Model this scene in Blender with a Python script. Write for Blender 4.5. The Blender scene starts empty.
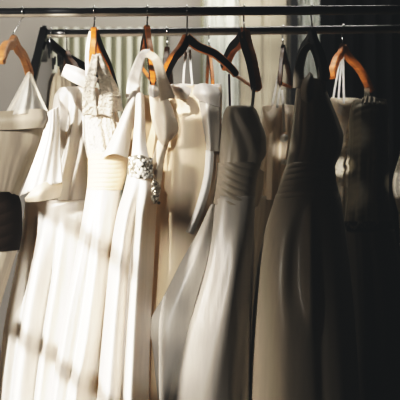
import bpy, bmesh, math, random
from mathutils import Vector
random.seed(7)
C = bpy.context.scene.collection
scn = bpy.context.scene
F = 840.0; CAMY = -2.0; CAMZ = 1.2

def P(px, py, Y):
    d = Y - CAMY
    return Vector(((px-200)*d/F, Y, CAMZ + (200-py)*d/F))

# ------------------------------------------------------------- materials
def mat(name, col, rough=0.5, metal=0.0, sheen=0.0, transl=0.0, tcol=None, bump=0.0, bscale=(60,60,8), var=0.06, alpha=1.0, spec=0.5, noise_scale=None):
    m = bpy.data.materials.new(name); m.use_nodes = True
    nt = m.node_tree; N = nt.nodes; L = nt.links
    N.clear()
    out = N.new('ShaderNodeOutputMaterial')
    b = N.new('ShaderNodeBsdfPrincipled')
    b.inputs['Roughness'].default_value = rough
    b.inputs['Metallic'].default_value = metal
    b.inputs['Specular IOR Level'].default_value = spec
    if sheen: 
        b.inputs['Sheen Weight'].default_value = sheen
        b.inputs['Sheen Roughness'].default_value = 0.4
    tc = N.new('ShaderNodeTexCoord'); mp = N.new('ShaderNodeMapping')
    mp.inputs['Scale'].default_value = bscale
    L.new(tc.outputs['Object'], mp.inputs['Vector'])
    no = N.new('ShaderNodeTexNoise'); no.inputs['Scale'].default_value = noise_scale or 1.0
    no.inputs['Detail'].default_value = 4
    L.new(mp.outputs['Vector'], no.inputs['Vector'])
    rp = N.new('ShaderNodeValToRGB')
    c = Vector(col)
    rp.color_ramp.elements[0].position = .3; rp.color_ramp.elements[1].position = .7
    rp.color_ramp.elements[0].color = (*(c*(1-var)), 1)
    rp.color_ramp.elements[1].color = (*[min(1, v*(1+var)) for v in c], 1)
    L.new(no.outputs['Fac'], rp.inputs['Fac'])
    L.new(rp.outputs['Color'], b.inputs['Base Color'])
    if bump:
        bp = N.new('ShaderNodeBump'); bp.inputs['Strength'].default_value = bump; bp.inputs['Distance'].default_value = 0.01
        L.new(no.outputs['Fac'], bp.inputs['Height']); L.new(bp.outputs['Normal'], b.inputs['Normal'])
    sh = b.outputs[0]
    if transl:
        t = N.new('ShaderNodeBsdfTranslucent'); t.inputs['Color'].default_value = (*(tcol or col), 1)
        mx = N.new('ShaderNodeMixShader'); mx.inputs[0].default_value = transl
        L.new(sh, mx.inputs[1]); L.new(t.outputs[0], mx.inputs[2]); sh = mx.outputs[0]
    if alpha < 1:
        t = N.new('ShaderNodeBsdfTransparent')
        mx = N.new('ShaderNodeMixShader'); mx.inputs[0].default_value = alpha
        L.new(t.outputs[0], mx.inputs[1]); L.new(sh, mx.inputs[2]); sh = mx.outputs[0]
    L.new(sh, out.inputs[0])
    return m

def lace_mat(name, col, scale=90, hole=0.35):
    m = mat(name, col, 0.75, sheen=0.3, bump=0.9, bscale=(1,1,1), noise_scale=scale, var=0.12, transl=0.2, tcol=(.95,.8,.6))
    nt = m.node_tree; N = nt.nodes; L = nt.links
    out = [n for n in N if n.type == 'OUTPUT_MATERIAL'][0]
    src = out.inputs[0].links[0].from_socket
    tc = [n for n in N if n.type == 'TEX_COORD'][0]
    v = N.new('ShaderNodeTexVoronoi'); v.feature = 'F1'; v.inputs['Scale'].default_value = scale*.9
    L.new(tc.outputs['Object'], v.inputs['Vector'])
    r = N.new('ShaderNodeValToRGB'); r.color_ramp.elements[0].position = .18; r.color_ramp.elements[1].position = .3
    r.color_ramp.elements[0].color = (hole,hole,hole,1)
    L.new(v.outputs['Distance'], r.inputs['Fac'])
    t = N.new('ShaderNodeBsdfTransparent'); mx = N.new('ShaderNodeMixShader')
    inv = N.new('ShaderNodeMath'); inv.operation = 'SUBTRACT'; inv.inputs[0].default_value = 1.0
    L.new(r.outputs['Color'], inv.inputs[1])
    L.new(inv.outputs[0], mx.inputs[0]); L.new(src, mx.inputs[1]); L.new(t.outputs[0], mx.inputs[2])
    L.new(mx.outputs[0], out.inputs[0])
    return m

WARM = (.95,.72,.42)
M = {}
M['white'] = mat('white satin', (.88,.855,.81), .38, sheen=.25, transl=.16, tcol=WARM, bump=.12)
M['ivory'] = mat('ivory satin', (.84,.75,.62), .42, sheen=.2, transl=.14, tcol=WARM, bump=.10)
M['cream'] = mat('cream satin', (.90,.745,.55), .45, sheen=.2, transl=.10, tcol=WARM, bump=.08)
M['lining'] = mat('beige lining', (.74,.60,.42), .55, transl=.15, tcol=WARM, bump=.05)
M['taupe'] = mat('grey taupe satin', (.54,.50,.445), .36, sheen=.12, bump=.12)
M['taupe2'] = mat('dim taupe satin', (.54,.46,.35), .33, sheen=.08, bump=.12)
M['taupeshade'] = mat('taupe satin shadow tint', (.43,.375,.295), .36, sheen=.12, bump=.12)  # taupe with the brown tint of shadow put into the colour
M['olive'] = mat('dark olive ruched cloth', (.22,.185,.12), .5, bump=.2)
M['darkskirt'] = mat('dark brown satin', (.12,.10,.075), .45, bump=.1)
M['sash'] = mat('dark brown sash', (.014,.009,.006), .9, spec=.08, bump=.1)
M['shadeivory'] = mat('grey shaded ivory cloth', (.32,.28,.225), .55, bump=.1, transl=.06, tcol=WARM)  # ivory darkened in the base colour so the far-left gown looks shaded
M['dimivory'] = mat('shaded ivory cloth', (.46,.40,.31), .55, bump=.1, transl=.1, tcol=WARM)  # ivory lowered in colour to stand for shade
M['tulle'] = mat('white tulle', (.85,.84,.80), .8, alpha=.32, bump=.3, transl=.3, tcol=(.9,.85,.75))
M['sheer'] = mat('sheer strap', (.88,.84,.76), .7, alpha=.72, bump=.2, transl=.2, tcol=(.9,.8,.6))
M['lace'] = lace_mat('white lace', (.84,.79,.70), 110, .7)
M['lacedim'] = lace_mat('ivory lace', (.80,.74,.62), 90, .7)
M['wood'] = mat('orange hanger wood', (.66,.235,.05), .42, bump=.05, bscale=(20,20,120), var=.25)
M['woodpale'] = mat('tan hanger wood', (.42,.20,.08), .45, bump=.05, bscale=(20,20,120), var=.25)
M['wooddark'] = mat('dark hanger wood', (.014,.011,.010), .6, spec=.2, bump=.05, bscale=(20,20,120), var=.25)  # near-black tone for broad hanger faces and the dark hangers
M['wooddim'] = mat('brown hanger wood', (.10,.045,.02), .45, bump=.05, bscale=(20,20,120), var=.25)
M['chrome'] = mat('steel hook', (.55,.55,.55), .25, metal=1.0, var=.02)
M['black'] = mat('black metal', (.012,.012,.013), .25, metal=0.0, var=.1)
M['strip'] = mat('tan rail highlight', (.50,.44,.36), .3, metal=.3, var=.3, bscale=(12,1,1))  # tan colour of the highlight along the rails
M['rail'] = mat('black polished tube', (.02,.02,.022), .22, metal=0.0, var=.1, spec=.8)
M['ribbonw'] = mat('white ribbon', (.88,.87,.84), .4, transl=.1, tcol=(.9,.85,.75), bump=.05)
M['ribbonp'] = mat('plum ribbon', (.10,.05,.09), .5)
M['stone'] = mat('crystal stone', (.80,.76,.68), .12, var=.15, spec=.9)
M['stoned'] = mat('smoky stone', (.16,.14,.11), .12, var=.15, spec=.9)
M['silver'] = mat('silver beading', (.62,.57,.48), .3, metal=.8)

# ------------------------------------------------------------- object helpers
def setp(o, label=None, cat=None, group=None, kind=None):
    if label: o['label'] = label
    if cat: o['category'] = cat
    if group: o['group'] = group
    if kind: o['kind'] = kind
    return o
def thing(name, label, cat, loc, group=None):
    o = bpy.data.objects.new(name, None); C.objects.link(o); o.location = loc
    o.empty_display_size = .05
    return setp(o, label, cat, group)
def link(name, verts, faces, mats, parent=None, smooth=True, fm=None, label=None):
    me = bpy.data.meshes.new(name)
    me.from_pydata([tuple(v) for v in verts], [], faces); me.update()
    o = bpy.data.objects.new(name, me); C.objects.link(o)
    for m in (mats if isinstance(mats, (list, tuple)) else [mats]): me.materials.append(m)
    bm = bmesh.new(); bm.from_mesh(me); bmesh.ops.recalc_face_normals(bm, faces=bm.faces); bm.to_mesh(me); bm.free()
    for p in me.polygons:
        p.use_smooth = smooth
    if fm:
        for p, k in zip(me.polygons, fm): p.material_index = k
    if parent:
        o.parent = parent
        par = parent; off = Vector((0,0,0))
        while par: off += par.location; par = par.parent
        me.transform(__import__('mathutils').Matrix.Translation(-off))
    if label: o['label'] = label
    return o

def interp(keys, t):
    """monotone-ish smooth interpolation of tuples keyed on k[0]"""
    if t <= keys[0][0]: return keys[0][1:]
    if t >= keys[-1][0]: return keys[-1][1:]
    for i in range(len(keys)-1):
        if keys[i][0] <= t <= keys[i+1][0]: break
    a, b = keys[i], keys[i+1]
    h = b[0]-a[0]; s = (t-a[0])/h
    r = []
    for c in range(1, len(a)):
        d = (b[c]-a[c])/h
        def slope(j):
            if j <= 0 or j >= len(keys)-1: return None
            d0 = (keys[j][c]-keys[j-1][c])/(keys[j][0]-keys[j-1][0])
            d1 = (keys[j+1][c]-keys[j][c])/(keys[j+1][0]-keys[j][0])
            return 0 if d0*d1 <= 0 else 2*d0*d1/(d0+d1)
        m0 = slope(i); m1 = slope(i+1)
        m0 = d if m0 is None else m0; m1 = d if m1 is None else m1
        r.append((2*s**3-3*s*s+1)*a[c]+(s**3-2*s*s+s)*h*m0+(-2*s**3+3*s*s)*b[c]+(s**3-s*s)*h*m1)
    return tuple(r)

def loft(name, m, parent, Y, rows, folds=(), ripple=0.0, rk=9, seed=0, wav=0.0, power=1.0, label=None, nz=110, na=168, pleat=None, cap=True):
    """closed garment tube. rows: (py, xl, xr, half_depth_m). folds: (u_top, u_bot, amp_m, width, start_t, end_full_t)"""
    rnd = random.Random(seed)
    ph = [rnd.uniform(0, 6.28) for _ in range(8)]
    y0, y1 = rows[0][0], rows[-1][0]
    verts = []; faces = []
    for i in range(nz+1):
        t = i/nz; py = y0+(y1-y0)*t
        xl, xr, b = interp(rows, py)
        cx = (xl+xr)/2; a = (xr-xl)/2
        for j in range(na):
            th = 2*math.pi*j/na
            cs, sn = math.cos(th), math.sin(th)
            X = math.copysign(abs(cs)**power, cs); Z = math.copysign(abs(sn)**power, sn)
            u = (X+1)/2
            edge = max(0.0, 1-X*X)**.5
            off = 0.0
            for f in folds:
                ut, ub, amp, w = f[:4]
                s0 = f[4] if len(f) > 4 else 0.0; s1 = f[5] if len(f) > 5 else .35
                k = min(1, max(0, (t-s0)/max(1e-4, s1-s0))); k = k*k*(3-2*k)
                if len(f) > 6:
                    k2 = min(1, max(0, (f[6]-t)/.12)); k *= k2*k2*(3-2*k2)
                uc = ut+(ub-ut)*t
                off += amp*k*math.exp(-((u-uc)/w)**2)
            rp = ripple*min(1, .25+1.3*t)*(math.sin(rk*th+ph[0]+.6*math.sin(2.3*t+ph[1]))+.6*math.sin((rk*1.7//1)*th+ph[2]+1.1*t)+.35*math.sin((rk*3//1)*th+ph[3]-1.7*t))
            wv = wav*math.sin(7*t*math.pi+ph[4]+2*u)
            pl = 0
            if pleat:
                pl = pleat[1]*abs(math.sin(math.pi*(pleat[0]*t+pleat[2]*u+.25*math.sin(5*u+ph[5]))))
            bb = max(.004, b)
            yy = -sgn(Z)*(abs(Z)*bb+(off+rp+wv)*edge) if sn >= 0 else bb*abs(Z)+rp*edge*.6
            if sn >= 0: yy -= pl*edge
            p = P(cx+a*X, py, Y)
            xx = p.x + (0.5*rp*math.copysign(1, X)*abs(X))
            verts.append(Vector((xx, Y+yy, p.z)))
    for i in range(nz):
        for j in range(na):
            k = (j+1) % na
            faces.append((i*na+j, i*na+k, (i+1)*na+k, (i+1)*na+j))
    if cap:
        for ri, in ((0,), (nz,)):
            c = sum((verts[ri*na+j] for j in range(na)), Vector())/na
            verts.append(c-Vector((0,0,.004 if ri == 0 else -.004)))
            ci = len(verts)-1
            for j in range(na):
                faces.append((ri*na+j, ri*na+(j+1) % na, ci))
    return link(name, verts, faces, m, parent, label=label)
def sgn(v): return 1 if v >= 0 else -1

def cr(pts, n):
    """Catmull-Rom through Vectors/tuples"""
    pts = [Vector(p) for p in pts]
    if len(pts) == 2: return [pts[0].lerp(pts[1], i/n) for i in range(n+1)]
    out = []
    q = [2*pts[0]-pts[1]]+pts+[2*pts[-1]-pts[-2]]
    S = len(pts)-1
    for i in range(n+1):
        t = i/n*S; k = min(S-1, int(t)); s = t-k
        a, b, c, d = q[k:k+4]
        out.append(.5*((2*b)+(c-a)*s+(2*a-5*b+4*c-d)*s*s+(3*b-a-3*c+d)*s**3))
    return out

def tubemesh(path, r, ns=10):
    V = []; Fc = []
    n = len(path)
    up = Vector((0.31,.2,.93))
    for i, p in enumerate(path):
        t = (path[min(n-1, i+1)]-path[max(0, i-1)]).normalized()
        s = t.cross(up)
        if s.length < .05: s = t.cross(Vector((1,0,0)))
        s.normalize(); w = s.cross(t).normalized()
        rr = r[i] if isinstance(r, list) else r
        for j in range(ns):
            a = 2*math.pi*j/ns
            V.append(p+rr*(math.cos(a)*s+math.sin(a)*w))
    for i in range(n-1):
        for j in range(ns):
            k = (j+1) % ns
            Fc.append((i*ns+j, i*ns+k, (i+1)*ns+k, (i+1)*ns+j))
    Fc.append(tuple(range(ns))); Fc.append(tuple((n-1)*ns+j for j in range(ns)))
    return V, Fc
def tube(name, path, r, m, parent=None, ns=10, label=None):
    V, Fc = tubemesh(path, r, ns)
    return link(name, V, Fc, m, parent, label=label)

def sheet(name, m, parent, grid, nu=30, nv=30, thick=.0016, bulge=0.0, rip=0.0, rk=5, seed=1, label=None, sub=None):
    """cloth panel through a grid of (px,py,Y); rows top to bottom"""
    rnd = random.Random(seed); ph = rnd.uniform(0, 6)
    rows = [cr([P(*p) for p in row], nu) for row in grid]
    cols = [cr([r[i] for r in rows], nv) for i in range(nu+1)]
    V = []; Fc = []
    for j in range(nv+1):
        for i in range(nu+1):
            v = cols[i][j].copy(); u = i/nu; w = j/nv
            v.y -= bulge*math.sin(math.pi*u) + rip*math.sin(rk*2*math.pi*u+ph+1.5*w)*(.4+.6*w)
            V.append(v)
    for j in range(nv):
        for i in range(nu):
            a = j*(nu+1)+i
            Fc.append((a, a+1, a+nu+2, a+nu+1))
    o = link(name, V, Fc, m, parent, label=label)
    md = o.modifiers.new('thickness', 'SOLIDIFY'); md.thickness = thick; md.offset = 0
    return o

def ribbon(name, m, parent, pts, width, thick=.0012, n=40, twist=None, label=None):
    """flat strip: pts (px,py,Y); width metres (number or list per pt), faces the rail front unless twisted (list of angles)"""
    path = cr([P(*p) for p in pts], n)
    ws = width if isinstance(width, list) else [width]*len(pts)
    tw = twist or [0]*len(pts)
    V = []; Fc = []
    for i, p in enumerate(path):
        t = (path[min(n, i+1)]-path[max(0, i-1)]).normalized()
        f = i/n*(len(pts)-1); k = min(len(pts)-2, int(f)); s = f-k
        w = ws[k]+(ws[k+1]-ws[k])*s; a = tw[k]+(tw[k+1]-tw[k])*s
        sd = t.cross(Vector((0,1,0)))
        if sd.length < .05: sd = Vector((1,0,0))
        sd.normalize(); nn = sd.cross(t).normalized()
        d = math.cos(a)*sd+math.sin(a)*nn; e = math.cos(a)*nn-math.sin(a)*sd
        for q in (-1, -.5, 0, .5, 1):
            V.append(p+d*w/2*q+e*(.10*w*(1-q*q)))
    for i in range(n):
        for q in range(4):
            a = i*5+q
            Fc.append((a, a+1, a+6, a+5))
    o = link(name, V, Fc, m, parent, label=label)
    md = o.modifiers.new('thickness', 'SOLIDIFY'); md.thickness = thick; md.offset = 0
    return o

def box(name, lo, hi, m, parent=None, kind=None, bev=0.0):
    x0,y0,z0 = lo; x1,y1,z1 = hi
    V = [Vector(v) for v in ((x0,y0,z0),(x1,y0,z0),(x1,y1,z0),(x0,y1,z0),(x0,y0,z1),(x1,y0,z1),(x1,y1,z1),(x0,y1,z1))]
    Fc = [(0,1,2,3),(4,5,6,7),(0,1,5,4),(1,2,6,5),(2,3,7,6),(3,0,4,7)]
    o = link(name, V, Fc, m, parent, smooth=False)
    if kind: o['kind'] = kind
    if bev:
        b = o.modifiers.new('bevel', 'BEVEL'); b.width = bev; b.segments = 2
    return o

# ------------------------------------------------------------- hangers
RAILR = .0095
def railz(px, Y):                                    # the rails rise a touch to the right
    d = Y-CAMY
    py = 12.2-3.2*px/400 if Y < .1 else 33.6-5.4*px/400
    return CAMZ+(200-py)*d/F
def arm_mesh(path, h0, h1, th0, th1):
    V = []; Fc = []; fm = []
    n = len(path)
    for i, p in enumerate(path):
        t = (path[min(n-1, i+1)]-path[max(0, i-1)]).normalized()
        s = t.cross(Vector((0,0,1))); s.normalize(); w = s.cross(t).normalized()
        k = i/(n-1); h = h0+(h1-h0)*k; th = th0+(th1-th0)*k
        if i == n-1: h *= .55; th *= .6
        r = .28
        for a, b in ((-1,-.8),(-1,.8),(-.7,1),(.7,1),(1,.8),(1,-.8),(.7,-1),(-.7,-1)):
            V.append(p+s*th/2*a+w*h/2*b)
    for i in range(n-1):
        for j in range(8):
            k = (j+1) % 8
            Fc.append((i*8+j, i*8+k, (i+1)*8+k, (i+1)*8+j))
            fm.append(1 if j in (0, 4) else 0)        # broad faces / edges
    Fc.append(tuple(range(8))); fm.append(0)
    Fc.append(tuple((n-1)*8+j for j in range(8))); fm.append(0)
    return V, Fc, fm
def hanger(apex, L, R, Y, hookY, label, edge, face, bar=None, group='clothes hangers on the rails', near=None, R0=.215, h=(.023,.016), th=(.013,.020), clips=None, name='clothes_hanger'):
    """apex (px,py); L,R arm ends (px,py); near 'L' or 'R' = the end that turns to the viewer"""
    A = P(apex[0], apex[1], Y)
    t = thing(name, label, 'hanger', (A.x, A.y, A.z), group)
    ends = []
    for s, e in (('L', L), ('R', R)):
        sg = -1 if near == s else 1
        Yo = 0
        for _ in range(12):
            q = P(e[0], e[1], Y+Yo)
            rem = max(0.0, R0*R0-(q.x-A.x)**2-(q.z-A.z)**2)
            Yo = .5*Yo+.5*sg*math.sqrt(rem)
        q = P(e[0], e[1], Y+Yo)
        ends.append(q)
        m1 = A.lerp(q, .22)+Vector((0,0,-.004)); m2 = A.lerp(q, .55)+Vector((0,0,.010)); m3 = A.lerp(q, .85)+Vector((0,0,.008))
        path = cr([A+Vector((0,0,-.004)), m1, m2, m3, q], 26)
        V, Fc, fm = arm_mesh(path, h[0], h[1], th[0], th[1])
        link('arm', V, Fc, [edge, face], t, fm=fm, smooth=False)
    if bar:
        a = ends[0].lerp(A, .06)-Vector((0,0,.004)); b = ends[1].lerp(A, .06)-Vector((0,0,.004))
        tube('trouser_bar', [a.lerp(b, k/8) for k in range(9)], .0042, bar, t)
    # hook
    zr = railz(apex[0], hookY); xr = A.x
    r = RAILR+.003
    pts = [A+Vector((0,0,-.006)), Vector((A.x, A.y, A.z+.012))]
    dy = hookY+r
    pts += [Vector((xr, (A.y+dy)/2 if abs(A.y-dy) > .02 else dy, A.z+.55*(zr-A.z))), Vector((xr, dy, zr-.004))]
    for k in range(0, 9):
        a = math.radians(k*215/8)
        pts.append(Vector((xr, hookY+r*math.cos(a), zr+r*math.sin(a))))
    tube('hook', cr(pts, 60), .0019, M['chrome'], t, 8)
    if clips:
        for c in clips:
            q = P(*c)
            V = []; Fc = []
            for (dx, dz, w, hh) in ((-.002,0,.006,.030), (.003,.004,.004,.022)):
                b = len(V)
                for yy in (-.004,.004):
                    for sx, sz in ((-1,0),(1,0),(.6,-1),(-.6,-1)):
                        V.append(q+Vector((dx+sx*w/2, yy, dz+sz*hh)))
                Fc += [(b,b+1,b+2,b+3),(b+4,b+5,b+6,b+7),(b,b+1,b+5,b+4),(b+1,b+2,b+6,b+5),(b+2,b+3,b+7,b+6),(b+3,b,b+4,b+7)]
            link('clip', V, Fc, M['black'], t, smooth=False)
    return t, A, ends

# ------------------------------------------------------------- room
RM = {}
RM['wall'] = mat('painted wall', (.26,.245,.225), .85, bscale=(3,3,3), var=.05, bump=.05)
RM['walld'] = mat('charcoal wall', (.035,.035,.036), .8, bscale=(3,3,3), var=.05)
RM['floor'] = mat('wood floor', (.07,.045,.028), .5, bscale=(2,14,1), var=.25)
RM['ceil'] = mat('ceiling paint', (.10,.09,.08), .9, bscale=(3,3,3), var=.03)
RM['slat'] = mat('pale green slat', (.60,.60,.51), .6, bscale=(30,30,2), var=.05)
RM['slatg'] = mat('slat backing', (.25,.245,.17), .8, bscale=(30,30,2), var=.05)
RM['sheer'] = mat('white curtain cloth', (.90,.91,.86), .8, bscale=(60,60,3), var=.03, transl=.3, tcol=(.9,.92,.86))
RM['door'] = mat('beige door paint', (.42,.38,.30), .6, bscale=(4,4,4), var=.04)
RM['frame'] = mat('black door post', (.012,.012,.013), .5, bscale=(4,4,4), var=.04)
RM['dshade'] = mat('black shade cloth', (.004,.004,.0045), 1.0, spec=.1, bscale=(60,60,3), var=.1)  # near-black colour standing in for deep shade
BY = .95
XL, XR, YF, ZC = -2.2, 1.7, -5.6, 3.1
box('floor', (XL-.1, YF, -.1), (XR+.1, BY+.1, 0), RM['floor'], kind='structure')
box('ceiling', (XL-.1, YF, ZC), (XR+.1, BY+.1, ZC+.1), RM['ceil'], kind='structure')
box('wall_back', (XL-.1, BY, 0), (XR+.1, BY+.1, ZC), RM['wall'], kind='structure')
box('wall_right', (XR, YF, 0), (XR+.1, BY, ZC), RM['walld'], kind='structure')
box('wall_front', (XL-.1, YF-.1, 0), (XR+.1, YF, ZC), RM['walld'], kind='structure')
# left wall with a tall glazed opening that lets the low sun in
SUN = Vector((.44,.88,-.26)).normalized()
def on_left_wall(px, py, Y):
    q = P(px, py, Y); k = (q.x-XL)/SUN.x
    return q-SUN*k
wa = on_left_wall(7, 400, .05); wb = on_left_wall(166, 400, -.04)
WY1, WY0 = wa.y, wb.y-.12*SUN.y/SUN.x
WZ0 = on_left_wall(90, 470, 0).z; WZ1 = on_left_wall(100, 2, 0).z
def wall_left():
    V = []; Fc = []
    def bx(y0, y1, z0, z1):
        b = len(V)
        for x in (XL-.12, XL):
            for (y, z) in ((y0,z0),(y1,z0),(y1,z1),(y0,z1)): V.append(Vector((x,y,z)))
        Fc.extend([(b,b+1,b+2,b+3),(b+4,b+5,b+6,b+7),(b,b+1,b+5,b+4),(b+1,b+2,b+6,b+5),(b+2,b+3,b+7,b+6),(b+3,b,b+4,b+7)])
    bx(YF, WY0, 0, ZC); bx(WY1, BY, 0, ZC); bx(WY0, WY1, 0, WZ0); bx(WY0, WY1, WZ1, ZC)
    o = link('wall_left', V, Fc, RM['walld'], smooth=False); o['kind'] = 'structure'
wall_left()
win = bpy.data.objects.new('window_1', None); C.objects.link(win); win.location = (XL-.06, (WY0+WY1)/2, WZ0); win['kind'] = 'structure'
zA = on_left_wall(25, 322, -.02).z; zB = on_left_wall(92, 222, 0).z
for z in (zA, zB):
    box('muntin', (XL-.075, WY0, z-.015), (XL-.045, WY1, z+.015), M['black'], win)
ws = on_left_wall(31, 208, -.09)
box('sun_block', (XL-.03, ws.y, ws.z), (XL-.012, WY1+.02, WZ1), RM['walld'], win)  # unseen board added to keep sun off the far-left gown
# slatted panel on the back wall
pan = thing('slatted_panel', 'pale green vertical slatted panel on the back wall behind the hangers', 'wall panel', (P(105, 100, BY).x, BY, 0))
x0 = P(52, 0, BY-.02).x; x1 = P(168, 0, BY-.02).x
box('backing', (x0, BY-.012, 0), (x1, BY-.001, 1.80), RM['slatg'], pan)
nsl = 11
for i in range(nsl):
    xa = x0+(x1-x0)*(i+.12)/nsl; w = (x1-x0)/nsl*(.5 if i % 2 else .46)
    box('slat', (xa, BY-.03, 0), (xa+w, BY-.012, 1.80), RM['slat'], pan, bev=.003)
# white curtain strip, door with black post, pale curtain, black sheet for shade
def curtain(name, label, cat, m, pxa, pxb, Y, amp, waves, z1=2.9, nx=90, seed=0):
    xa = P(pxa, 0, Y).x; xb = P(pxb, 0, Y).x
    V = []; Fc = []; nz = 14
    for k in range(nz+1):
        z = .02+(z1-.02)*k/nz
        for i in range(nx+1):
            u = i/nx
            V.append(Vector((xa+(xb-xa)*u+.004*math.sin(3*z+9*u), Y+amp*math.sin(2*math.pi*waves*u+seed+.3*z)+.3*amp*math.sin(2*math.pi*waves*2.3*u+z), z)))
    for k in range(nz):
        for i in range(nx):
            a = k*(nx+1)+i
            Fc.append((a, a+1, a+nx+2, a+nx+1))
    o = link(name, V, Fc, m, smooth=True)
    setp(o, label, cat); md = o.modifiers.new('thickness', 'SOLIDIFY'); md.thickness = .003
    return o
curtain('curtain', 'narrow bright white curtain on the back wall behind the middle hangers', 'curtain', RM['sheer'], 202, 238, BY-.05, .008, 3.2)
curtain('curtain', 'short strip of pale curtain right of the black post', 'curtain', RM['sheer'], 296, 324, BY-.05, .010, 3.0)
curtain('curtain', 'wide black sheet added for the unlit right side behind the gowns', 'curtain', RM['dshade'], 322, 470, BY-.11, .02, 8, nx=200)  # black sheet put where the background is only unlit
dr = bpy.data.objects.new('door_1', None); C.objects.link(dr); dr['kind'] = 'structure'; dr.location = (P(265,0,BY).x, BY, 0)
xa, xb = P(240, 0, BY-.04).x, P(291, 0, BY-.04).x
box('door_leaf', (xa, BY-.04, .01), (xb, BY-.001, 2.4), RM['door'], dr)
for q in (.08, .56):
    box('door_panel', (xa+(xb-xa)*q, BY-.048, .2), (xa+(xb-xa)*(q+.36), BY-.036, 2.3), RM['door'], dr, bev=.006)
xp0, xp1 = P(290, 0, BY-.14).x, P(297.5, 0, BY-.14).x
box('trim_1', (xp0, BY-.16, 0), (xp1, BY-.001, ZC), RM['frame'], kind='structure')
xp0, xp1 = P(200.5, 0, BY-.07).x, P(203.5, 0, BY-.07).x
box('trim_2', (xp0, BY-.07, 0), (xp1, BY-.001, ZC), RM['slatg'], kind='structure')

# ------------------------------------------------------------- rails
def rail_thing(label, Y, xa, xb, legs, extra=None):
    t = thing('clothes_rail', label, 'clothes rail', ((xa+xb)/2, Y, 0))
    d = Y-CAMY
    def pz(x): return Vector((x, Y, railz(200+x*F/d, Y)))
    tube('rail', [pz(xa+(xb-xa)*k/20) for k in range(21)], RAILR, M['rail'], t, 20)
    zo = Vector((0,-.0045,-.0092))
    tube('underside_highlight', [pz(xa+(xb-xa)*k/20)+zo for k in range(21)], .0042, M['strip'], t, 12)  # tan tube imitating the highlight along the rail's lower edge
    for l in legs:
        tube('leg', [Vector(p) for p in l], .013, M['black'], t, 14)
    return t, pz
# front rail: carried by uprights just beyond both sides of the view
rf, pz = rail_thing('black front clothes rail across the top with six hangers on it', 0, -.95, .78, [])
for x in (-.94, .77):
    z = pz(x).z
    tube('upright', [Vector((x,0,.03)), Vector((x,0,z))], .014, M['black'], rf, 14)
    tube('foot', [Vector((x,-.25,.015)), Vector((x,.2,.015))], .014, M['black'], rf, 14)
# back rail with a slanted A-frame end
ax = P(43, 0, .25).x
rb, pzb = rail_thing('black rear clothes rail with slanted end legs', .25, ax, .95, [])
A0 = pzb(ax+.004)
k = (A0.z-.01)
def sqleg(name, a, b, w, par):
    a = Vector(a); b = Vector(b); t = (b-a).normalized(); s = t.cross(Vector((0,1,0))).normalized(); n = s.cross(t)
    V = [p+s*w/2*i+n*w/2*j for p in (a, b) for i, j in ((-1,-1),(1,-1),(1,1),(-1,1))]
    o = link(name, V, [(0,1,2,3),(4,5,6,7),(0,1,5,4),(1,2,6,5),(2,3,7,6),(3,0,4,7)], M['black'], par, smooth=False)
    b_ = o.modifiers.new('bevel', 'BEVEL'); b_.width = .002; b_.segments = 2
    return o
q = P(34, 76, .235)
dirv = (q-A0)/(A0.z-q.z)
sqleg('leg', A0+Vector((0,0,.012)), A0+dirv*k, .021, rb)
sqleg('leg', A0, Vector((-.99,.67,.012)), .021, rb)
A1 = pzb(.945)
sqleg('leg', A1+Vector((0,0,.012)), A1+Vector((.12,-.05,-k)), .021, rb)
sqleg('leg', A1, A1+Vector((.02,.42,-k)), .021, rb)
tube('end_cap', [A0+Vector((0,0,.008)), A0+Vector((0,0,.019))], .006, M['black'], rb, 12)
tube('end_cap', [P(66,31,.25), P(67,29.5,.25)], .006, M['black'], rb, 12)

# ------------------------------------------------------------- hangers
hanger((14,38), (0,62), (30,76), -.10, 0, 'tan wooden hanger at the far left carrying the tulle topped gown', M['woodpale'], M['woodpale'], near='L', R0=.2)
hanger((94,31), (92,78), (117,96), -.01, 0, 'orange wooden hanger seen edge on above the lace bodice gown', M['wood'], M['wooddark'], near='L', R0=.2, th=(.015,.013), h=(.03,.015))
hanger((147,29), (153,84), (141,67), -.02, 0, 'orange wooden hanger seen edge on inside the white halter strap loop', M['wood'], M['wooddark'], bar=M['wood'], near='L', R0=.19, th=(.014,.013), h=(.03,.017))
hanger((187,36), (161,86), (237,76), 0, 0, 'black faced wooden hanger with orange edges above the cream bow gown', M['wood'], M['wooddark'], near='L', R0=.152)
hanger((244,31), (224,69), (257,91), 0, 0, 'dark hanger with a thin wooden trouser bar above the grey strapless gown', M['wood'], M['wooddark'], bar=M['woodpale'], near='R', R0=.156, h=(.032,.024), th=(.015,.018))
hanger((312,31), (299,66), (326,80), -.01, 0, 'dark hanger holding the black strapped taupe halter gown', M['wooddark'], M['wooddark'], near='R', R0=.15)
hanger((50,41), (44,60), (118,98), .22, .25, 'long black hanger on the rear rail end with small clips', M['black'], M['black'], near=None, R0=.30, h=(.022,.018), clips=[(50,47,.22),(54,58,.22),(59,55,.22),(61,58,.22)])
hanger((67,53), (62,88), (80,85), .27, .25, 'dark hanger on the rear rail behind the long black clip hanger', M['wooddim'], M['wooddark'], near='R', R0=.2)
hanger((167,49), (164,92), (170,84), .25, .25, 'small dark brown hanger seen edge on behind the black faced hanger', M['wooddim'], M['wooddim'], near='L', R0=.2)
hanger((209,48), (213,88), (207,84), .25, .25, 'slim hanger with an orange tip in front of the white curtain', M['wood'], M['wooddark'], near='L', R0=.2, h=(.024,.012), th=(.010,.008))
hanger((283,47), (280,84), (291,88), .25, .25, 'dark hanger with white straps beside the black post', M['wooddim'], M['wooddark'], near='L', R0=.2, bar=M['wood'], h=(.024,.014), th=(.011,.010))
hanger((343,46), (331,78), (371,92), .25, .25, 'tan wooden hanger with white straps alone in the dark right side', M['wood'], M['wood'], near='L', R0=.165)

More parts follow.
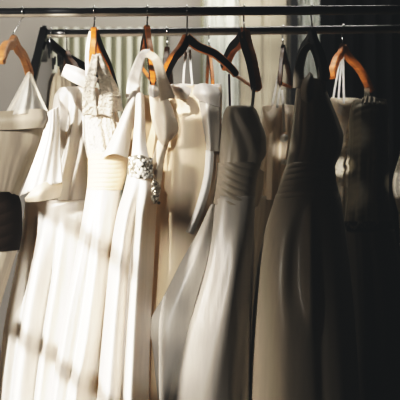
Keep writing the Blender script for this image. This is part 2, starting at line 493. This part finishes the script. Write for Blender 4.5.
# ------------------------------------------------------------- gowns
G = 'bridal gowns on the rails'
def gown(label, px, py, Y): 
    q = P(px, py, Y)
    return thing('wedding_gown', label, 'gown', (q.x, q.y, .12), G)
BOT = 630

# 1 far left, sheer tulle yoke, dark sash
Y = -.05
g = gown('blurred gown at the far left with a sheer tulle yoke and dark sash', 12, 0, Y)
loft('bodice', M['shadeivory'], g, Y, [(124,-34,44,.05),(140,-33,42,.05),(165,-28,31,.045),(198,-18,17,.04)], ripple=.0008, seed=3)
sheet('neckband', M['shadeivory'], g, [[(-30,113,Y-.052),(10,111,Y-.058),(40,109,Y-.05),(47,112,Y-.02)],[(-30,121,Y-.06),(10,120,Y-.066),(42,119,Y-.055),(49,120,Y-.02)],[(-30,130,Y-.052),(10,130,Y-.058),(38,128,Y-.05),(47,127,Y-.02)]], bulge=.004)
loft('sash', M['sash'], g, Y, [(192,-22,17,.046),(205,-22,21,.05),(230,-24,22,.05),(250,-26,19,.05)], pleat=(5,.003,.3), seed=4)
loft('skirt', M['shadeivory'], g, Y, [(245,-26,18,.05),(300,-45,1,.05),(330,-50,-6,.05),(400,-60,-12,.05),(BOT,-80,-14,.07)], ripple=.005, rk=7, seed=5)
for s, e in (((30,74,Y),(6,116,Y-.05)), ((30,74,Y),(47,112,Y-.03))):
    ribbon('strap', M['sheer'], g, [s, ((s[0]+e[0])/2, (s[1]+e[1])/2+1, Y-.03), e], .006)
sheet('tulle_yoke', M['tulle'], g, [[(27,73,Y),(30,72,Y-.01),(33,75,Y)],[(16,94,Y-.03),(28,93,Y-.05),(41,95,Y-.02)],[(4,116,Y-.05),(25,114,Y-.064),(48,113,Y-.02)]], bulge=.006, rip=.003, rk=4, thick=.0008)

# 2 white satin with a big rolled bow collar
Y = .06
g = gown('white satin gown with a square rolled collar on the long black hanger', 62, 0, Y)
loft('bodice', M['white'], g, Y, [(88,60,98,.03),(96,55,100,.045),(118,52,100,.05),(150,45,98,.055),(178,40,92,.055),(200,34,90,.05)], folds=[(.18,.30,.012,.06,0,.2),(.38,.42,-.012,.05,0,.2),(.55,.5,.016,.07,0,.3),(.8,.75,.01,.08,0,.3)], ripple=.003, rk=8, seed=11)
sheet('collar', M['white'], g, [[(66,64,.01),(80,69,.0),(98,78,.01)],[(64,68,-.005),(78,75,-.015),(96,85,-.005)],[(61,76,.01),(76,84,.0),(93,92,.01)]], bulge=.012)
sheet('collar', M['white'], g, [[(66,64,.012),(80,69,.02),(98,78,.02)],[(61,76,.012),(76,84,.02),(93,92,.02)]], bulge=-.006)
sheet('side_panel', M['white'], g, [[(45,114,-.085),(52,110,-.08),(59,106,-.07)],[(43,134,-.085),(51,131,-.095),(60,128,-.075)],[(32,166,-.085),(45,160,-.10),(61,156,-.08)],[(20,196,-.075),(38,189,-.09),(63,182,-.08)]], bulge=.006, rip=.002)
sheet('peplum', M['ivory'], g, [[(25,198,-.09),(41,184,-.10),(62,181,-.05)],[(25,199,-.10),(42,192,-.115),(62,187,-.06)],[(26,202,-.09),(42,201,-.10),(60,197,-.05)]], bulge=.006)
loft('skirt', M['white'], g, Y, [(200,25,92,.055),(215,24,92,.07),(260,17,88,.08),(330,4,79,.085),(400,-4,70,.09),(BOT,-20,62,.10)], folds=[(.10,.18,.022,.06,0,.2),(.24,.30,-.022,.05,0,.2),(.40,.42,.026,.09,0,.2),(.58,.60,-.02,.05,0,.2),(.68,.68,.02,.07,0,.2)], ripple=.003, rk=7, seed=12)

# 3 lace bodice gown
Y = -.02
g = gown('white gown with a sheer lace bodice and pleated waistband in a shade tint', 95, 0, Y)
loft('bodice', M['lace'], g, Y, [(108,86,117,.03),(120,84,119,.04),(140,85,124,.045),(158,88,127,.042)], ripple=.0025, rk=8, seed=21)
sheet('lining', M['ivory'], g, [[(88,110,Y-.015),(102,112,Y-.02),(116,108,Y-.015)],[(87,140,Y-.03),(104,142,Y-.03),(122,138,Y-.02)],[(90,160,Y-.03),(106,160,Y-.03),(126,158,Y-.02)]])
for pts in ([(95,55,-.215),(92,72,-.20),(89,92,-.12),(90,116,-.075)], [(98,54,-.215),(102,72,-.19),(106,92,-.12),(104,116,-.075)], [(99,56,-.21),(107,76,-.15),(113,92,-.08),(116,112,-.055)]):
    ribbon('strap', M['lace'], g, pts, [.012,.020,.030,.034])
ribbon('strap', M['ribbonw'], g, [(91,31,-.03),(88,45,-.04),(87,62,-.05),(88,80,-.05)], .009)
loft('waistband', M['cream'], g, Y, [(154,88,128,.046),(170,88,127,.05),(190,87,122,.05)], pleat=(8,.003,.9), seed=22)  # cream stands in for the neighbouring gown's shadow on the waistband
loft('skirt', M['white'], g, Y, [(188,87,121,.05),(215,83,118,.062),(260,75,115,.075),(330,61,110,.085),(400,51,98,.09),(BOT,20,98,.12)], folds=[(.2,.10,.022,.10,0,.3),(.45,.38,-.016,.07,0,.3),(.66,.62,.018,.09,0,.3),(.88,.85,-.016,.07,0,.4)], ripple=.0018, rk=6, seed=23)

# 4 halter with jewelled belt
Y = -.06
g = gown('white satin halter gown with a jewelled belt hanging from its looped strap', 135, 0, Y)
sheet('lining', M['lining'], g, [[(132,96,.0),(142,95,.0),(156,96,.0)],[(120,128,.0),(145,128,.01),(168,130,.0)],[(112,158,-.03),(146,166,-.02),(160,180,-.02)]])
sheet('bodice_panel', M['white'], g, [[(131,92,-.05),(136,91,-.058),(142,93,-.05)],[(121,118,-.06),(127,116,-.075),(134,118,-.055)],[(109,144,-.07),(118,143,-.09),(130,144,-.06)],[(101,158,-.08),(114,154,-.10),(128,158,-.07)]], bulge=.008)
sheet('bodice_panel', M['white'], g, [[(136,94,-.07),(140,93,-.08),(144,95,-.07)],[(135,118,-.08),(140,118,-.095),(145,119,-.08)],[(133,142,-.09),(139,142,-.105),(146,143,-.09)],[(131,162,-.10),(140,163,-.115),(150,164,-.10)]], bulge=.004)
sheet('bodice_panel', M['ivory'], g, [[(149,88,-.07),(158,86,-.075),(166,94,-.05)],[(150,104,-.085),(164,104,-.09),(173,110,-.06)],[(152,120,-.09),(166,120,-.1),(178,128,-.06)],[(158,138,-.08),(166,139,-.09),(173,138,-.06)],[(163,146,-.06),(165,145,-.065),(167,143,-.06)]], bulge=.012)
sheet('bodice_panel', M['ivory'], g, [[(158,140,-.04),(164,143,-.05),(170,138,-.04)],[(152,160,-.05),(158,162,-.06),(164,160,-.04)],[(148,180,-.07),(154,186,-.07),(160,194,-.05)]], bulge=.004)
ribbon('halter_strap', M['white'], g, [(133,98,-.05),(134,82,-.06),(138,66,-.13),(143,55,-.19),(149,53,-.22)], [.034,.030,.024,.02,.018])
ribbon('halter_strap', M['ivory'], g, [(147,53,-.22),(156,60,-.23),(162,78,-.20),(168,100,-.10)], [.016,.018,.022,.034])
sheet('strap_loop', M['white'], g, [[(152,80,-.11),(154,79,-.115),(157,81,-.11)],[(149,88,-.115),(153,88,-.13),(159,89,-.115)],[(150,96,-.115),(154,98,-.125),(158,96,-.11)]], bulge=.006)
loft('skirt', M['white'], g, Y, [(168,129,153,.05),(190,124,158,.06),(215,117,156,.068),(260,110,154,.08),(320,104,151,.088),(400,97,149,.095),(BOT,80,152,.12)], folds=[(.30,.22,.028,.14,0,.15),(.5,.52,-.036,.075,0,.2),(.72,.76,.03,.12,0,.15),(.98,.98,-.03,.08,0,.2)], ripple=.0016, rk=6, seed=31)
belt = sheet('belt', M['silver'], g, [[(128,157,-.10),(140,155,-.125),(152,160,-.10)],[(128,166,-.10),(140,166,-.128),(153,170,-.10)],[(128,175,-.10),(140,178,-.125),(152,178,-.10)]], bulge=.006)
def stones(parent, pts, r, m, seed=0):
    rnd = random.Random(seed)
    V = []; Fc = []
    for p in pts:
        b = len(V); q = P(*p); rr = r*rnd.uniform(.6,1.25)
        ring = 7
        for lv, (rad, dy) in enumerate(((1,0),(.75,-.6))):
            for j in range(ring):
                a = 6.283*j/ring
                V.append(q+Vector((rr*rad*math.cos(a), rr*dy, rr*rad*math.sin(a))))
        V.append(q+Vector((0,-.85*rr,0)))
        for j in range(ring):
            k = (j+1) % ring
            Fc.append((b+j,b+k,b+ring+k,b+ring+j)); Fc.append((b+ring+j,b+ring+k,b+2*ring))
    o = link('gemstones', V, Fc, m, parent, smooth=False); o['kind'] = 'stuff'
    return o
rnd = random.Random(5)
def belt_pts(n, x0, x1, y0, y1, Y0, Y1):
    out = []
    for _ in range(n):
        u = rnd.random(); out.append((x0+(x1-x0)*u, rnd.uniform(y0,y1)+2*u, Y0+(Y1-Y0)*math.sin(math.pi*u)))
    return out
stones(belt, belt_pts(85, 130, 152, 157, 176, -.105, -.138), .0042, M['stone'], 1)
stones(belt, belt_pts(45, 130, 152, 157, 176, -.105, -.136), .0034, M['stoned'], 2)
belt2 = sheet('belt', M['silver'], g, [[(150,178,-.09),(154,178,-.10),(159,182,-.08)],[(150,192,-.09),(154,194,-.10),(160,194,-.08)],[(151,203,-.09),(155,204,-.10),(157,204,-.08)]], bulge=.004)
stones(belt2, belt_pts(34, 150, 159, 180, 201, -.095, -.11), .0040, M['silver'], 3)
stones(belt2, belt_pts(18, 150, 159, 180, 201, -.095, -.11), .0034, M['stoned'], 4)

# 5 cream bow gown
Y = .035
g = gown('plain cream gown with a bow at the bust and a white ribbon tail', 190, 0, Y)
loft('dress_body', M['cream'], g, Y, [(88,162,222,.045),(100,163,222,.055),(140,159,221,.065),(180,155,222,.07),(240,152,216,.073),(310,149,198,.075),(400,147,184,.075),(BOT,150,176,.08)], folds=[(.3,.2,.006,.2,0,.2)], ripple=.001, rk=5, seed=41)
sheet('neckband', M['white'], g, [[(163,86,.03),(178,84,.01),(200,85,.01),(221,84,.03)],[(163,90,.03),(178,90,.0),(200,91,.0),(222,90,.03)],[(164,96,.03),(178,97,.01),(200,98,.01),(222,98,.03)]], bulge=.006)
sheet('bow', M['white'], g, [[(192,88,.0),(202,84,-.03),(218,87,-.01)],[(192,94,-.01),(204,93,-.05),(221,95,-.02)],[(194,99,.0),(206,103,-.03),(220,108,-.01)]], bulge=.01)
sheet('bow', M['white'], g, [[(166,86,.0),(180,85,-.02),(193,89,-.01)],[(165,90,.0),(180,92,-.03),(193,94,-.01)],[(168,94,.0),(182,99,-.02),(194,99,0)]], bulge=.006)
sheet('shaded_tail', M['taupe'], g, [[(196,96,-.01),(206,98,-.03),(220,100,-.01)],[(203,125,-.02),(209,125,-.035),(220,126,-.01)],[(207,150,-.02),(211,151,-.03),(219,152,-.01)]], bulge=.006, rip=.003, rk=2)  # upper part of the white ribbon, its shadow coloured in as taupe
sheet('ribbon_tail', M['ribbonw'], g, [[(206,150,-.024),(210,150,-.034),(214,151,-.026)],[(204,175,-.028),(208,176,-.038),(212,177,-.03)],[(197,203,-.034),(201,204,-.044),(205,206,-.034)],[(186,232,-.038),(189,233,-.05),(193,234,-.036)]])  # sunlit lower part of the same ribbon
for pts in ([(186,52,.0),(184,70,.0),(183,90,.0)], [(190,50,.0),(191,70,.0),(193,92,-.01)]):
    ribbon('strap', M['ribbonw'], g, pts, .0055)

# 6 grey taupe strapless gown
Y = 0
g = gown('grey taupe strapless satin gown with a flared train in the middle', 235, 0, Y)
loft('bodice', M['taupeshade'], g, Y, [(107,227,253,.036),(110,225,256,.042),(120,222,260,.048),(140,220,266,.052),(152,219,266,.050),(168,219,258,.046),(178,218,256,.046)], folds=[(.05,.55,.0045,.09,.0,.2),(.22,.80,-.004,.08,.0,.2),(.40,1.0,.004,.09,0,.2),(.70,1.15,-.003,.08,0,.2)], ripple=.0006, rk=9, seed=51, power=.8)
loft('waistband', M['taupeshade'], g, Y, [(163,217,261,.049),(185,215,256,.054),(205,212,255,.060)], pleat=(6,.0045,-2.6), seed=52, power=.85)
loft('skirt', M['taupe'], g, Y, [(196,215,255,.060),(225,210,254,.072),(262,203,253,.082),(330,182,251,.092),(400,162,250,.1),(BOT,140,250,.12)], folds=[(.62,.42,.016,.16,0,.2),(.93,.80,-.014,.10,0,.2),(.22,.20,-.006,.10,0,.2)], ripple=.0008, rk=5, seed=53, power=.72)
sheet('train', M['taupe'], g, [[(211,204,-.03),(213,204,-.035),(215,204,-.03)],[(198,232,-.05),(205,232,-.058),(212,232,-.050)],[(181,262,-.055),(194,262,-.066),(207,262,-.056)],[(165,294,-.06),(181,294,-.074),(198,294,-.060)],[(150,322,-.06),(170,324,-.078),(190,324,-.060)],[(153,350,-.06),(168,352,-.078),(183,352,-.06)],[(158,398,-.06),(165,400,-.07),(172,400,-.055)],[(168,480,-.05),(164,480,-.06),(160,480,-.04)]], nv=60)
ribbon('strap', M['ribbonp'], g, [(229,74,.0),(229.5,90,.0),(230,108,-.01)], .005)
ribbon('strap', M['ribbonw'], g, [(254,88,-.05),(253,98,-.04),(252,109,-.02)], .007)
sheet('side_drape', M['taupe2'], g, [[(252,166,.02),(258,168,.03),(264,172,.05)],[(250,185,.0),(256,188,.02),(262,190,.05)],[(249,205,.0),(254,207,.02),(258,206,.05)]], bulge=.006, rip=.004, rk=2)

# 7 taupe halter gown
Y = -.02
g = gown('taupe satin halter gown with a pleated waist and half in shadow', 310, 0, Y)
loft('bodice', M['taupe2'], g, Y, [(80,297,322,.03),(100,295,330,.045),(120,293,338,.05),(137,291,343,.055),(150,289,341,.055),(168,286,334,.05)], folds=[(.1,.1,.006,.07,0,.2)], ripple=.0015, rk=6, seed=61)
loft('waistband', M['taupe2'], g, Y, [(163,287,334,.055),(180,281,336,.06),(199,275,340,.064)], pleat=(6,.0055,.5), seed=62)
loft('skirt', M['taupe2'], g, Y, [(194,276,340,.062),(230,265,345,.078),(270,257,350,.09),(330,252,355,.1),(400,249,359,.11),(BOT,240,365,.13)], folds=[(.25,.22,.012,.14,0,.25),(.38,.34,-.020,.10,.02,.12,.30),(.50,.60,.016,.05,.0,.08,.34),(.62,.62,-.014,.06,0,.3),(.78,.80,.012,.06,0,.3)], ripple=.0016, rk=6, seed=63)
ribbon('halter_strap', M['taupe2'], g, [(299,88,-.04),(299,70,-.04),(304,52,-.04),(311,44,-.03)], [.03,.022,.018,.014])
ribbon('halter_strap', M['darkskirt'], g, [(311,44,-.03),(317,56,-.035),(321,72,-.04),(322,92,-.05)], [.014,.018,.02,.02])
sheet('cup', M['taupe2'], g, [[(310,72,-.06),(312,75,-.065),(314,80,-.06)],[(302,84,-.06),(308,86,-.075),(314,88,-.06)],[(302,100,-.06),(308,103,-.07),(312,98,-.06)]], bulge=.006)
sheet('cup', M['taupe2'], g, [[(319,62,-.06),(322,62,-.065),(324,64,-.06)],[(318,72,-.06),(323,73,-.075),(329,76,-.06)],[(318,80,-.06),(323,81,-.07),(328,79,-.06)]], bulge=.004)

# 8 dark ruched gown
Y = .12
g = gown('dark gown with a ruched olive bodice and beaded belt at the right', 365, 0, Y)
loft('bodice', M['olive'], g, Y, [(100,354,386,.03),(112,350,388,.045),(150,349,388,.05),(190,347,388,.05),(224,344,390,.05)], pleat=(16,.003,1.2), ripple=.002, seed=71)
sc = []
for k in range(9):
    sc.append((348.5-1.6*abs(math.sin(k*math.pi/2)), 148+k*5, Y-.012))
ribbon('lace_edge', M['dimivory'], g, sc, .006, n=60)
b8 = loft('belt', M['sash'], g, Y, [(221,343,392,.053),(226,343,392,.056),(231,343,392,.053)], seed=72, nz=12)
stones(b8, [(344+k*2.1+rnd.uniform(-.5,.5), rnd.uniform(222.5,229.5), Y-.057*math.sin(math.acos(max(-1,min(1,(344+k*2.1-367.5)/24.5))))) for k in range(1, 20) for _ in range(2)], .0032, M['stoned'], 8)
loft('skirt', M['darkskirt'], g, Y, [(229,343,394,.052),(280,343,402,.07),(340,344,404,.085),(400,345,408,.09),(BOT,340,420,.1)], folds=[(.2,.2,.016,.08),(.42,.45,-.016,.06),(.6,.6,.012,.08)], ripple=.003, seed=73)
for x, e in ((365,363), (369,370), (367,366)):
    ribbon('strap', M['dimivory'], g, [(x,88,.285),(x,95,.2),(e,104,.09)], .004)
sheet('ruffle', M['dimivory'], g, [[(362,98,.10),(370,96,.09),(379,99,.10)],[(361,103,.09),(370,103,.08),(380,103,.09)]], rip=.006, rk=4)

# 9 rear gown with white puffs, between grey gown and taupe halter
Y = .27
g = gown('beige rear gown with two white puffs between the grey and taupe gowns', 275, 0, Y)
loft('bodice', M['ivory'], g, Y, [(106,263,296,.03),(118,262,300,.045),(150,257,302,.05),(200,254,300,.05)], folds=[(.3,.35,.014,.08,0,.2),(.48,.5,-.016,.06,0,.2),(.65,.6,.014,.08,0,.2)], ripple=.003, seed=81)
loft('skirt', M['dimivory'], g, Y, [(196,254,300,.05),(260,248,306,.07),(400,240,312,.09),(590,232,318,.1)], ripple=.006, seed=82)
def puff(px, py, r):
    V = []; Fc = []; n = 14
    q = P(px, py, .205)
    for i in range(n+1):
        f = math.pi*i/n
        for j in range(18):
            a = 2*math.pi*j/18; rr = r*(1+.12*math.sin(5*a+2*f))
            V.append(q+Vector((rr*.9*math.sin(f)*math.cos(a), .8*rr*math.sin(f)*math.sin(a), .8*rr*math.cos(f))))
    for i in range(n):
        for j in range(18):
            k = (j+1) % 18; Fc.append((i*18+j,i*18+k,(i+1)*18+k,(i+1)*18+j))
    link('puff', V, Fc, M['ribbonw'], g)
puff(284, 138, .012); puff(284, 162, .009)
for pts in ([(281,64,.2),(277,82,.2),(272,106,.22)], [(282,90,.16),(283,104,.17),(284,132,.19)], [(280,66,.2),(280,86,.2),(277,108,.22)]):
    ribbon('strap', M['ribbonw'], g, pts, .006)
sheet('lace_edge', M['ivory'], g, [[(262,106,.235),(268,112,.23),(275,104,.24)],[(266,124,.22),(272,122,.21),(277,116,.22)],[(270,134,.22),(273,130,.215),(276,128,.22)]])

# 10 rear lace gown seen through the gap at right
Y = .30
g = gown('ivory lace gown glimpsed between the taupe halter and dark ruched gowns', 342, 0, Y)
loft('bodice', M['lacedim'], g, Y, [(99,328,360,.03),(120,326,362,.045),(200,322,362,.05)], ripple=.003, seed=91)
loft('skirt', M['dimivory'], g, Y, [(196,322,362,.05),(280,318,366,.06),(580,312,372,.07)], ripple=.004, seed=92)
for pts in ([(341,54,.24),(337,76,.22),(333,100,.26)], [(343,52,.24),(343.5,80,.2),(344,112,.245)], [(343,54,.24),(340,78,.21),(338,108,.25)]):
    ribbon('strap', M['ribbonw'], g, pts, .006)
sheet('lining_flap', M['ivory'], g, [[(331,97,.24),(338,99,.23),(352,103,.24)],[(335,112,.235),(341,114,.225),(350,112,.235)],[(342,135,.235),(343.5,136,.23),(345,134,.235)]])
sheet('lining_flap', M['white'], g, [[(340,104,.215),(344,108,.21),(346,112,.215)],[(337,112,.215),(341,115,.21),(344,117,.215)]])

# 11 gown at the right edge
Y = .22
g = gown('ivory lace gown just entering at the right edge in the dark', 410, 0, Y)
loft('bodice', M['lacedim'], g, Y, [(120,404,440,.03),(150,401,442,.045),(185,393,440,.05),(212,399,436,.05)], ripple=.003, seed=95)
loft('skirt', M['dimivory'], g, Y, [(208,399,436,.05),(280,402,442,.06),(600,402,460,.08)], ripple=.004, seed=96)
hanger((420,44), (408,84), (432,84), .2, .25, 'dark hanger at the right edge above the ivory lace gown', M['wooddark'], M['wooddark'], near='L', R0=.2)
ribbon('strap', M['ribbonw'], g, [(410,84,.16),(410,100,.19),(410,122,.2)], .006)

# 12 rear gowns behind the left and middle, mostly hidden
Y = .30
g = gown('dim beige rear gown behind the square rolled collar at the left', 60, 0, Y)
loft('bodice', M['dimivory'], g, Y, [(74,52,70,.02),(84,49,76,.035),(130,46,84,.05),(200,46,84,.05)], ripple=.004, seed=97)
loft('skirt', M['dimivory'], g, Y, [(196,46,84,.05),(580,36,96,.08)], ripple=.004, seed=98)
for x in (60, 70):
    ribbon('strap', M['dimivory'], g, [(x,62,.24),(x-1,70,.26),(x-2,80,.29)], .006)

# ------------------------------------------------------------- light
def lamp(kind, name, loc, tgt, energy, col, **kw):
    d = bpy.data.lights.new(name, kind); d.energy = energy; d.color = col
    for k, v in kw.items(): setattr(d, k, v)
    o = bpy.data.objects.new(name, d); C.objects.link(o); o.location = loc
    v = Vector(tgt)-Vector(loc)
    o.rotation_euler = v.to_track_quat('-Z', 'Y').to_euler()
    return o
lamp('SUN', 'sun', (-4,-4,4), Vector((-4,-4,4))+SUN, 5.6, (1,.97,.92), angle=.0055)
lamp('SPOT', 'fill_spot', (-1.5,-1.3,1.5), (-1.26,0.0,1.05), 190, (1,.94,.86), shadow_soft_size=.12, spot_size=math.radians(85.5), spot_blend=.18)  # added fill from the left, cut off before the right side
lamp('AREA', 'wall_fill', (.08,.45,2.45), (.10,.95,1.5), 13, (1,.97,.90), shape='RECTANGLE', size=1.1, size_y=.2)  # added fill to brighten the back wall
def beam(name, loc, tgt, r, e, bl=.25):
    dist = (Vector(tgt)-Vector(loc)).length
    lamp('SPOT', name, loc, tgt, e, (1,.97,.92), shadow_soft_size=.008, spot_size=2*math.atan(r/dist), spot_blend=bl)
beam('fill_spot', (-.75,-2.0,2.1), P(193,92,.0), .075, 240)
beam('fill_spot', (.08,-2.25,1.27), P(341,167,.25), .025, 240)
beam('fill_spot', (.08,-2.25,1.27), P(397,184,.18), .035, 160)
beam('fill_spot', (.04,-2.25,1.27), P(281,150,.22), .028, 170, .8)
beam('fill_spot', (.10,-2.25,1.3), P(344,80,.25), .07, 190, .5)
beam('fill_spot', (.04,-2.25,1.3), P(277,88,.22), .05, 110, .5)
beam('fill_spot', (.12,-2.25,1.25), P(353,135,.07), .05, 35, 1)
beam('fill_spot', (.12,-2.25,1.22), P(352,195,.07), .05, 35, 1)
beam('fill_spot', (-.45,-2.0,1.7), P(176,150,0), .17, 75, 1)
beam('fill_spot', (-.45,-2.0,1.5), P(170,285,-.05), .16, 90, 1)
beam('fill_spot', (-.12,-2.1,1.3), P(158,350,-.06), .13, 75, 1)
w = bpy.data.worlds.new('World'); scn.world = w; w.use_nodes = True
bg = w.node_tree.nodes['Background']; bg.inputs[0].default_value = (1,.9,.75,1); bg.inputs[1].default_value = .5

# ------------------------------------------------------------- camera, film
cd = bpy.data.cameras.new('camera'); co = bpy.data.objects.new('camera', cd); C.objects.link(co)
co.location = (0, CAMY, CAMZ); co.rotation_euler = (math.pi/2, 0, 0)
cd.sensor_width = 36; cd.lens = 36*F/400; cd.clip_start = .02
cd.dof.use_dof = True; cd.dof.focus_distance = 1.97; cd.dof.aperture_fstop = 3.2
scn.camera = co
vs = scn.view_settings
vs.view_transform = 'Standard'; vs.look = 'None'; vs.exposure = 0.0
vs.use_curve_mapping = True
cm = vs.curve_mapping
for i, b in enumerate((.0185,.0205,.0215)):
    cm.curves[i].points[0].location = (0, b)
c = cm.curves[3].points
c[0].location = (0, 0)
cm.clip_max_x = 3.0; cm.clip_max_y = 1.2
c[1].location = (2.6, 1.0)
for q in ((.07,.036),(.20,.175),(.5,.52),(1.0,.84),(1.6,.95)): c.new(*q)
for i in range(3): cm.curves[i].points[1].location = (1.2, 1.2)
cm.update()
